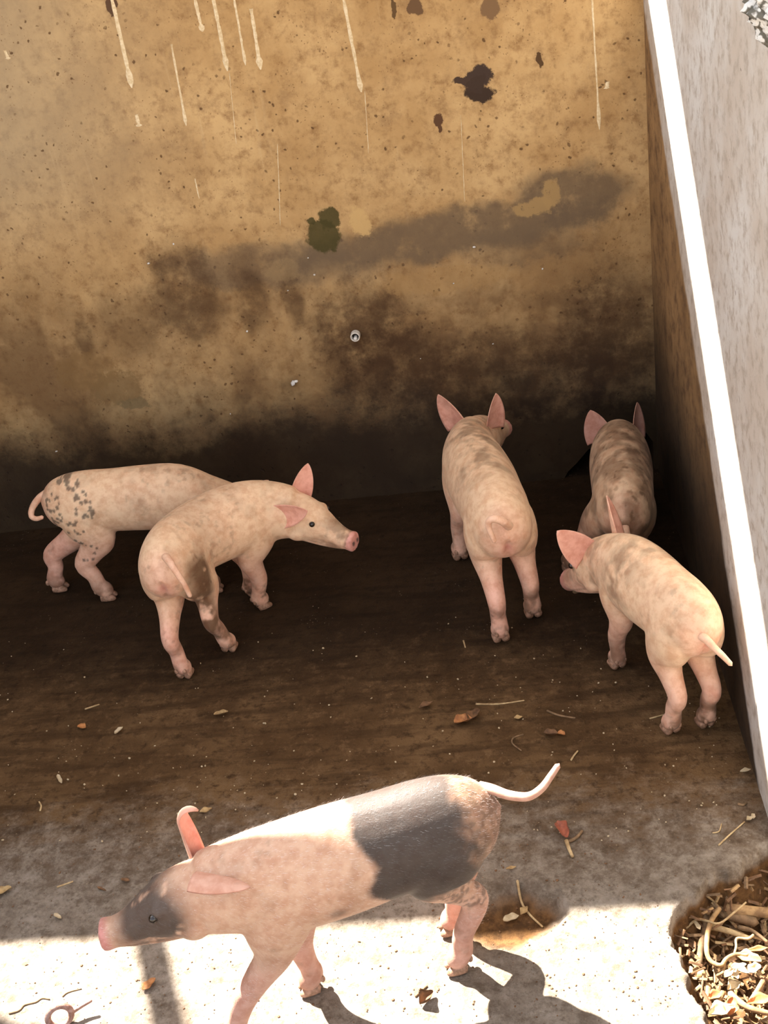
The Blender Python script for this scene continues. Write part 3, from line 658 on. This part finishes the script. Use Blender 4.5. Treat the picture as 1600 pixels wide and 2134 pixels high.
# ------------------------------------------------------------------ marks and fittings on the walls
def strip_on_back(name, px, parent, mat, w0, seed, bulb=1.6):
    a, b = onback(*px[0]), onback(*px[1]); r_ = np.random.default_rng(seed); n = 14; V = []; F = []
    for i in range(n+1):
        t = i/n; c = a.lerp(b, t); w = w0*(.7+.5*r_.random())*(1+(bulb-1)*(.84 < t < .98))*(.35 if i == n else 1); c.x += .0008*(r_.random()-.5)
        for k, y in ((-1, -.0002), (-.5, -.0016), (.5, -.0016), (1, -.0002)): V.append((c.x+k*w, y, c.z))
    for i in range(n):
        for k in range(3): q = i*4+k; F.append([q, q+1, q+5, q+4])
    F += [[0, 1, 2, 3], [n*4+3, n*4+2, n*4+1, n*4]]
    return mesh_obj(name, V, F, mat, parent)
for i, (a, b, w) in enumerate((((231, -12), (275, 183), .0045), ((404, -10), (422, 66), .004), ((443, -10), (474, 148), .0042), ((486, -12), (512, 136), .003), ((523, 18), (543, 145), .0045), ((357, 92), (388, 262), .0028), ((714, -12), (753, 192), .0042), ((1233, -12), (1249, 270), .0026),
                          ((284, 238), (290, 264), .005), ((406, 372), (415, 414), .0018), ((478, 152), (492, 300), .0010), ((760, 190), (768, 320), .0010), ((578, 300), (584, 470), .0012), ((960, 240), (968, 420), .0010), ((1266, 170), (1264, 185), .005), ((10, 105), (18, 124), .004))):
    strip_on_back('paint_drip', (a, b), bw, M_DRIP, w, 100+i, 1.7 if w > .002 else 1.0)

def lumps(name, places, mat, seed, squash=.5):
    """small irregular lumps joined into one mesh; places = (x,y,z,r)"""
    r_ = np.random.default_rng(seed); V = []; F = []
    ico = [(0, 0, 1), (.89, 0, .45), (.28, .85, .45), (-.72, .53, .45), (-.72, -.53, .45), (.28, -.85, .45), (.72, .53, -.45), (-.28, .85, -.45), (-.89, 0, -.45), (-.28, -.85, -.45), (.72, -.53, -.45), (0, 0, -1)]
    tri = [(0, 1, 2), (0, 2, 3), (0, 3, 4), (0, 4, 5), (0, 5, 1), (1, 6, 2), (2, 7, 3), (3, 8, 4), (4, 9, 5), (5, 10, 1), (6, 7, 2), (7, 8, 3), (8, 9, 4), (9, 10, 5), (10, 6, 1), (11, 7, 6), (11, 8, 7), (11, 9, 8), (11, 10, 9), (11, 6, 10)]
    for x, y, z, r in places:
        b = len(V); sc = np.array([r*r_.uniform(.6, 1.4), r*r_.uniform(.6, 1.2), r*squash*r_.uniform(.7, 1.2)]); an = r_.uniform(0, 6.28); c, s = math.cos(an), math.sin(an)
        for q in ico:
            p = np.array(q)*sc*r_.uniform(.8, 1.15); V.append((x+p[0]*c-p[1]*s, y+p[0]*s+p[1]*c, z+p[2]))
        F += [[b+i for i in t] for t in tri]
    return mesh_obj(name, V, F, mat, None, True)
sp = []
for px, py, r in ((655, 572, .004), (642, 537, .003), (876, 747, .0025), (1027, 716, .0035), (1225, 884, .0045), (988, 514, .005), (118, 940, .004), (362, 508, .005), (310, 548, .006), (600, 605, .003), (480, 862, .003), (945, 590, .004), (1130, 560, .004), (515, 690, .004)):
    v = onback(px, py); sp.append((v.x, -r*.6, v.z, r*.8))
tag(lumps('plaster_specks', sp, M_WHITE, 5, .9), 'tiny white specks scattered over the stained back wall', 'specks', None, 'stuff')
v = onback(611, 797)
o = lumps('paper_scrap', [(v.x, -.004, v.z, .010), (v.x+.009, -.004, v.z+.004, .007)], M_WHITE, 9, .8); tag(o, 'small white scrap stuck on the back wall left below the pipe', 'scrap')

# drinker pipe stub
def lathe(V, F, prof, org, ax, seg=24):
    ax = Vector(ax).normalized(); e1 = ax.orthogonal().normalized(); e2 = ax.cross(e1); b = len(V); n = len(prof)
    for d, r in prof:
        for k in range(seg):
            t = 2*math.pi*k/seg; V.append(tuple(Vector(org)+ax*d+e1*(r*math.cos(t))+e2*(r*math.sin(t))))
    for i in range(n-1):
        for k in range(seg): F.append([b+i*seg+k, b+i*seg+(k+1) % seg, b+(i+1)*seg+(k+1) % seg, b+(i+1)*seg+k])
pv = onback(741, 697)
dk = bpy.data.objects.new('drinker_pipe', None); link(dk); dk.location = pv; dk.scale = (.74, .74, .74)
tag(dk, 'short steel drinker pipe stub with white rim in the back wall', 'pipe')
V, F = [], []; lathe(V, F, [(-.03, .0185), (.026, .0185), (.030, .0175), (.030, .0145), (.026, .0135), (-.002, .0135)], (0, 0, 0), (0, -1, 0)); mesh_obj('rim', V, F, M_STEEL, dk)
V, F = [], []; lathe(V, F, [(.006, .0136), (.006, .0001)], (0, 0, 0), (0, -1, 0)); mesh_obj('bore', V, F, M_BLACK, dk)
V, F = [], []; lathe(V, F, [(.0, .0062), (.031, .0062), (.034, .0045), (.0345, .0001)], (0, 0, -.006), (0, -1, 0)); mesh_obj('nipple', V, F, M_WHITE, dk)

# crumpled white sheet stuffed in a hole high on the right wall
def mat_crumple():
    t = NT('crumpled_sheet', .6, .3); n = t.noise(40, 4, .6); w = t.voro(55, t.warp(.03, 30, 3))
    t.bump(t.noise(60, 4, .6), .8, .01); return t.color(t.mix(t.map(w, .38, .52), (.72, .72, .70), t.mix(n, (.10, .095, .08), (.16, .15, .12))))
c = onright(1600, 12); N = 34; V = []; F = []
g = np.linspace(-1, 1, N); yy, zz = np.meshgrid(g, g); Pq = np.column_stack([yy.ravel(), zz.ravel(), np.zeros(N*N)])
hgt = np.abs(fbm(Pq, 3.2, 4, 77)-.5)*2; edge = np.clip(1-np.hypot(Pq[:, 0], Pq[:, 1]), 0, 1)
for q, h_, e_ in zip(Pq, hgt, edge): V.append((-.001-.05*min(e_*2.2, 1)*(.25+h_), c.y-.01+q[0]*.085, c.z+.02+q[1]*.075))
for i in range(N-1):
    for k in range(N-1): q = i*N+k; F.append([q, q+1, q+N+1, q+N])
tag(mesh_obj('plastic_sheet', V, F, mat_crumple()), 'crumpled white plastic sheet stuffed into the pale right wall', 'plastic sheet')

# ------------------------------------------------------------------ litter on the floor
def leaf(label, px, py, L, Wd, mat, ang, curl=.6, lift=.004, cat='leaf', name='dry_leaf', group='dry leaves on the floor', z=None, wave=.25):
    p = onfloor(px, py, 0 if z is None else z); z0 = fz(p.x, p.y) if z is None else z
    c, s = math.cos(ang), math.sin(ang); r_ = np.random.default_rng(int(px*7+py)); V = []; F = []; NU, NV = 10, 6; ph = r_.uniform(0, 6)
    for sd in (0, 1):
        for i in range(NU+1):
            u = i/NU; w = Wd*.5*math.sin(math.pi*min(max(u, .02), .985))**.7*(1.15-.4*u)*(1+.2*math.sin(9*u+ph))
            for k in range(NV+1):
                v_ = 2*k/NV-1; x = (u-.5)*L; y = v_*w
                h_ = lift+.0012*sd+curl*w*v_*v_*.9+curl*L*.35*(u-.45)**2+wave*Wd*.18*math.sin(7*u+3*v_+ph)
                V.append((p.x+x*c-y*s, p.y+x*s+y*c, z0+max(h_, .0012*sd+.0006)))
    W_ = NV+1; off = (NU+1)*W_
    for i in range(NU):
        for k in range(NV):
            q = i*W_+k; F.append([q, q+W_, q+W_+1, q+1]); F.append([off+q, off+q+1, off+q+W_+1, off+q+W_])
    for i in range(NU):
        for k in (0, NV): q = i*W_+k; F.append([q, q+W_, off+q+W_, off+q])
    o = mesh_obj(name, V, F, mat); return tag(o, label, cat, group)
def stick(label, pts, r, mat, cat='twig', name='twig', group='twigs and straws on the floor', z=None, lift=None):
    C = []
    for i, (px, py) in enumerate(pts):
        zz_ = 0 if z is None else (z[i] if hasattr(z, '__len__') else z); p = onfloor(px, py, zz_); zz2 = (fz(p.x, p.y)+r*.8) if z is None else zz_
        C.append((p.x, p.y, zz2, r*(1-.35*i/len(pts)), r*(1-.35*i/len(pts))))
    V, F = [], []; tube(V, F, C, (.13, .21, .97), 8, 4, .8)
    return tag(mesh_obj(name, [tuple(v) for v in V], F, mat), label, cat, group)
LO, LT, LB, LP, LR = LEAF
leaf('crumpled orange brown leaf in the middle of the floor, left half', 965, 1506, .040, .030, LO, .2, .9)
leaf('crumpled dark brown leaf beside the orange one in the middle', 988, 1497, .042, .026, LB, .9, 1.1)
leaf('small dark curled leaf on the floor ahead of the patched pig tail', 1148, 1534, .030, .018, LB, -.2, 1.2)
leaf('small orange leaf tip touching the dark curled leaf', 1170, 1533, .018, .014, LO, -.6, .9)
leaf('dark brown curled leaf left of the crumpled orange leaf', 888, 1474, .036, .016, LB, .5, .9)
leaf('reddish leaf standing up right of the patched pig', 1172, 1738, .046, .026, LR, 1.9, 1.4, .006)
leaf('yellowish chip of leaf behind the patched pig back', 1080, 1499, .018, .012, LT, .1, .4)
leaf('tan folded leaf on the floor left of centre', 462, 1492, .034, .014, LT, .2, 1.0)
leaf('orange triangular leaf on the dark floor at left', 172, 1518, .024, .018, LO, -.4, .5)
leaf('pale torn leaf on the dark floor at left', 249, 1527, .026, .013, LP, 1.0, .8)
leaf('white shred of leaf on the brown floor far left', 126, 1628, .036, .010, LP, -1.0, .9)
leaf('tan leaf lying just behind the upright pig ear', 430, 1692, .026, .015, LT, .3, .4)
leaf('pale leaf at the left edge of the floor', 10, 1860, .030, .020, LT, .5, .8)
leaf('dark wood chip near the patched pig forehead', 262, 1836, .020, .009, LB, -.3, .3)
leaf('thin dark chip left of the patched pig snout', 213, 1855, .024, .006, LB, -.5, .3)
leaf('pale square chip left of the patched pig snout', 122, 1913, .022, .009, LP, -.6, .3)
leaf('pale chip of bark against the right wall foot', 1553, 1612, .022, .010, LP, .2, 1.0)
leaf('tan leaf in the strip of shade below the patched pig head', 312, 2056, .030, .018, LO, .9, .5)
leaf('dark curled leaf on the sunlit floor below the belly', 890, 2086, .032, .024, LB, .8, 1.5)
leaf('pale leaf inside the shallow floor hole', 1062, 1892, .030, .018, LP, .3, .6)
leaf('tan leaf inside the shallow floor hole beside a twig', 1090, 1878, .022, .014, LT, .9, .8)
leaf('pale pebble-like chip at the front of the shallow hole', 1106, 1955, .014, .012, LP, .2, .6)
leaf('white petal-like scrap by the right wall foot', 1562, 1712, .014, .010, LP, .4, .9)
leaf('second white petal-like scrap by the right wall foot', 1569, 1706, .013, .009, LP, 1.4, .9)
leaf('light chip lying on the floor right of the tail', 1065, 1812, .020, .007, LT, .2, .5)
leaf('pale leaf below the muddy pig by the wall', 1420, 1238, .030, .018, LT, .7, .8)
stick('pale twig stub attached below the reddish leaf', ((1180, 1755), (1186, 1772), (1193, 1788)), .0042, M_STRAW)
stick('brown twig stub branching right of the reddish leaf', ((1183, 1757), (1200, 1750), (1213, 1734)), .0035, M_TWIG)
stick('thin twig pointing at the pit near the right wall', ((1497, 1763), (1520, 1742), (1551, 1716)), .0018, M_STRAW)
stick('curved straw near the right wall foot', ((1485, 1738), (1498, 1735), (1503, 1720)), .0015, M_STRAW)
stick('dark bent twig by the right wall foot', ((1538, 1678), (1548, 1680), (1555, 1674)), .0028, M_TWIG)
stick('short pale straw right of the tail tip', ((1190, 1586), (1196, 1577), (1204, 1567)), .0022, M_STRAW)
stick('long pale straw under the middle of the floor', ((992, 1468), (1040, 1468), (1092, 1462)), .0022, M_STRAW)
stick('dark thin root lying on the floor at right', ((1140, 1484), (1165, 1492), (1198, 1498)), .0026, M_TWIG)
stick('looped dark straw on the floor behind the tail', ((1090, 1532), (1070, 1540), (1068, 1552), (1086, 1566)), .0020, M_TWIG)
stick('pale straight straw on the dark floor at left', ((178, 1479), (207, 1469)), .0022, M_STRAW)
stick('short straw standing near the middle of the floor', ((966, 1338), (970, 1352)), .0022, M_STRAW)
stick('stick on the floor under the muddy pig', ((1196, 1236), (1220, 1228), (1242, 1222)), .006, M_TWIG)
stick('thin straw in front of the pig by the right wall', ((1354, 1498), (1384, 1491)), .0018, M_STRAW)
stick('curved twig lying across the shallow floor hole', ((1078, 1836), (1084, 1860), (1100, 1882), (1128, 1910)), .0026, M_STRAW)
stick('thin twig on the grey floor left of the snout', ((120, 1850), (152, 1838)), .0020, M_STRAW)
stick('little pale straw on the sunlit floor below the belly', ((866, 2078), (878, 2066), (890, 2056)), .0022, M_TWIG)
stick('bent thin root on the sunlit floor at lower left', ((20, 2114), (40, 2108), (52, 2096), (75, 2090), (88, 2082), (104, 2084)), .0018, M_TWIG)
stick('thin straw behind the iron ring', ((131, 2078), (142, 2070), (170, 2062)), .0014, M_TWIG)
stick('small wisp of straw on the left floor', ((84, 1690), (86, 1680), (82, 1672)), .0022, M_STRAW)
# crumbs
r_ = np.random.default_rng(21); pl = []
for _ in range(260):
    px, py = r_.uniform(0, 1590), 1200+560*r_.uniform(0, 1)**.6; p = onfloor(px, py)
    if p.x < -.03: pl.append((p.x, p.y, fz(p.x, p.y)+.001, r_.choice([.0014, .002, .0026, .0036], p=[.4, .35, .2, .05])))
tag(lumps('feed_crumbs', pl, LP, 22, .7), 'pale feed crumbs scattered over the dark floor', 'crumbs', None, 'stuff')
pl = []
for _ in range(700):
    px, py = r_.uniform(0, 1420), r_.uniform(1740, 2134); p = onfloor(px, py); pl.append((p.x, p.y, fz(p.x, p.y)+.0008, r_.choice([.0011, .0018, .0028], p=[.5, .38, .12])))
tag(lumps('floor_grit', pl, LB, 23, .3), 'brown grit and chaff on the pale front floor', 'grit', None, 'stuff')

# iron ring by the front edge
rb = onfloor(131, 2134); ir = bpy.data.objects.new('iron_ring', None); link(ir); ir.location = (rb.x, rb.y, fz(rb.x, rb.y))
tag(ir, 'rusty iron ring standing in the floor at the lower left corner', 'ring')
V, F = [], []; N1, N2 = 40, 12; e1 = Vector((.95, .31, 0)); e2 = Vector((.05, .2, .98)).normalized(); nn = e1.cross(e2)
for i in range(N1):
    t = 2*math.pi*i/N1; d_ = e1*math.cos(t)+e2*math.sin(t)
    for k in range(N2): u = 2*math.pi*k/N2; V.append(tuple(Vector((0, 0, .020))+d_*(.0205+.0056*math.cos(u))+nn*(.0056*math.sin(u))))
for i in range(N1):
    for k in range(N2): F.append([i*N2+k, i*N2+(k+1) % N2, ((i+1) % N1)*N2+(k+1) % N2, ((i+1) % N1)*N2+k])
mesh_obj('loop', V, F, M_IRON, ir)
V, F = [], []; tube(V, F, [(.016, .006, .018, .0045, .0045), (.034, .018, .020, .0035, .0035), (.052, .026, .024, .0028, .0028)], (0, 0, 1), 8, 3, .6); mesh_obj('shank', [tuple(v) for v in V], F, M_IRON, ir)

# ------------------------------------------------------------------ pit with roots and dead leaves
def zp(X, Y): return 1400+.1284*X, 1860+.1284*Y
def root(label, pts, r, mat, z0, z1=None, cat='root', name='root'):
    q = [zp(*p) for p in pts]; zz_ = np.linspace(z0, z0 if z1 is None else z1, len(q))
    return stick(label, q, r, mat, cat, name, 'roots and sticks in the floor pit', z=list(zz_))
root('long pale winding root in the floor pit', ((770, 260), (640, 450), (580, 650), (560, 900), (590, 1060), (680, 1150), (800, 1180), (870, 1090), (980, 1020), (1100, 1000), (1200, 1015), (1260, 970)), .0048, M_BARK, -.045, -.05)
root('short fork of the pale winding root', ((850, 1110), (840, 1200), (820, 1300), (730, 1350)), .0034, M_BARK, -.052, -.058)
root('thin wiry stem arching over the back of the pit', ((230, 580), (400, 440), (560, 460), (770, 500), (1000, 330), (1200, 160)), .0024, M_STRAW, -.05, -.03)
root('thick dark stick leaning down the left of the pit', ((560, 250), (540, 600), (470, 850), (440, 1180)), .0075, M_TWIG, -.055, -.062)
root('thick broken branch across the back of the pit', ((620, 260), (900, 350), (1350, 480)), .012, M_TWIG, -.062, -.068, 'branch', 'branch')
root('thick reddish branch along the back edge of the pit', ((900, 280), (1200, 300), (1560, 330)), .012, M_BARK, -.058, -.060, 'branch', 'branch')
root('greenish stem across the middle of the pit', ((640, 560), (900, 620), (1240, 740)), .0060, M_STRAW, -.062)
root('yellow crooked twig on the right of the pit', ((1320, 690), (1230, 750), (1050, 745), (1040, 880), (1010, 990)), .0026, M_STRAW, -.05)
root('thin straight stem rising at the back of the pit', ((570, 60), (660, 130), (750, 220)), .0022, M_STRAW, -.03, -.055)
root('pale sunlit stick at the front left of the pit', ((575, 1500), (590, 1700), (600, 1850)), .0060, M_BARK, -.055)
root('sunlit slanting stick at the front of the pit', ((1480, 1440), (1380, 1600), (1270, 1760)), .0050, M_BARK, -.045, -.055)
root('long sunlit stick crossing the front right of the pit', ((940, 1640), (1200, 1850), (1560, 1960)), .0060, M_BARK, -.05)
root('sunlit forked stick in the front middle of the pit', ((830, 1620), (760, 1750), (650, 1890)), .0050, M_BARK, -.052)
root('dark stem at the far right of the pit', ((1080, 560), (1300, 620), (1540, 800)), .0040, M_TWIG, -.055)
for i, (lb, X, Y, L, W_, m, an) in enumerate((('orange leaf in the sun at the front right of the pit', 1430, 1800, .045, .022, LO, .2), ('orange curled leaf at the front of the pit', 960, 1900, .036, .026, LO, 1.2), ('brown rolled leaf on the right side of the pit', 1390, 965, .036, .012, LO, .1), ('pale leaf in a dry cluster, left', 940, 1340, .030, .012, LP, .7), ('pale leaf in a dry cluster, middle', 1030, 1340, .026, .011, LP, 1.7), ('pale leaf in a dry cluster, right', 1160, 1310, .034, .012, LP, -.4), ('pale leaf in a dry cluster, top', 1080, 1240, .028, .012, LP, .2),
        ('brown leaf slab near the left rim of the pit', 300, 860, .034, .014, LB, 1.9), ('brown dead leaf at the left rim of the pit', 250, 760, .036, .014, LB, 2.2), ('orange shred at the left rim of the pit', 70, 590, .016, .008, LO, 1.0), ('rust leaf low on the left rim of the pit', 80, 810, .024, .020, LR, .4), ('large dry leaf on the right of the pit', 1260, 1120, .040, .026, LT, -.4), ('tan leaf at the right of the pit beside roots', 1340, 1280, .026, .020, LP, .5), ('curled tan leaf at the back left of the pit', 505, 250, .028, .012, LP, 1.7), ('white curled shred at the back left of the pit', 410, 570, .020, .009, LP, 1.9), ('orange leaf under the front sticks of the pit', 700, 1720, .030, .018, LO, .4), ('sunlit cream leaf at the front of the pit', 1010, 1560, .028, .020, LP, .5), ('sunlit white leaf at the front middle of the pit', 800, 1960, .045, .026, LP, .3))):
    px, py = zp(X, Y); leaf(lb, px, py, L, W_, m, an, .9, .004, z=-.058+.012*math.sin(i*2.3), group='dead leaves in the floor pit')
px, py = zp(480, 1340); p = onfloor(px, py, -.05); tag(lumps('clod', [(p.x, p.y, -.05, .014)], LT, 3, .8), 'pale earth clod at the left of the pit among leaves', 'clod')
# loose chips
V, F = [], []; cnt = 0
PITB = np.array(PIT); lo, hi = PITB.min(0), PITB.max(0)
while cnt < 650:
    x, y = r_.uniform(lo[0], min(hi[0], -.005)), r_.uniform(-2.0, hi[1])
    if poly_sdf(np.array([[x, y]]), PITB)[0] < .015: continue
    cnt += 1; an = r_.uniform(0, 6.28); L = r_.uniform(.008, .035); w = r_.uniform(.0012, .004); z = fz(x, y)+r_.uniform(.004, .03); tl = r_.uniform(-.35, .35)
    d_ = Vector((math.cos(an), math.sin(an), tl))*L*.5; sd = Vector((-math.sin(an), math.cos(an), 0))*w; up_ = Vector((0, 0, w*.7)); c = Vector((x, y, z)); b = len(V)
    for e in (-1, 1):
        for q in (sd, up_, -sd, -up_): V.append(tuple(c+d_*e+q))
    F += [[b, b+1, b+2, b+3], [b+7, b+6, b+5, b+4]]+[[b+k, b+4+k, b+4+(k+1) % 4, b+(k+1) % 4] for k in range(4)]
ch = mesh_obj('wood_chips', V, F, None, None, False)
for m in (M_TWIG, M_BARK, LB, M_STRAW): ch.data.materials.append(m)
ch.data.polygons.foreach_set('material_index', np.repeat(r_.choice(4, 650, p=[.42, .14, .36, .08]), 6))
tag(ch, 'heap of wood chips and root shreds filling the floor pit', 'wood chips', None, 'stuff')
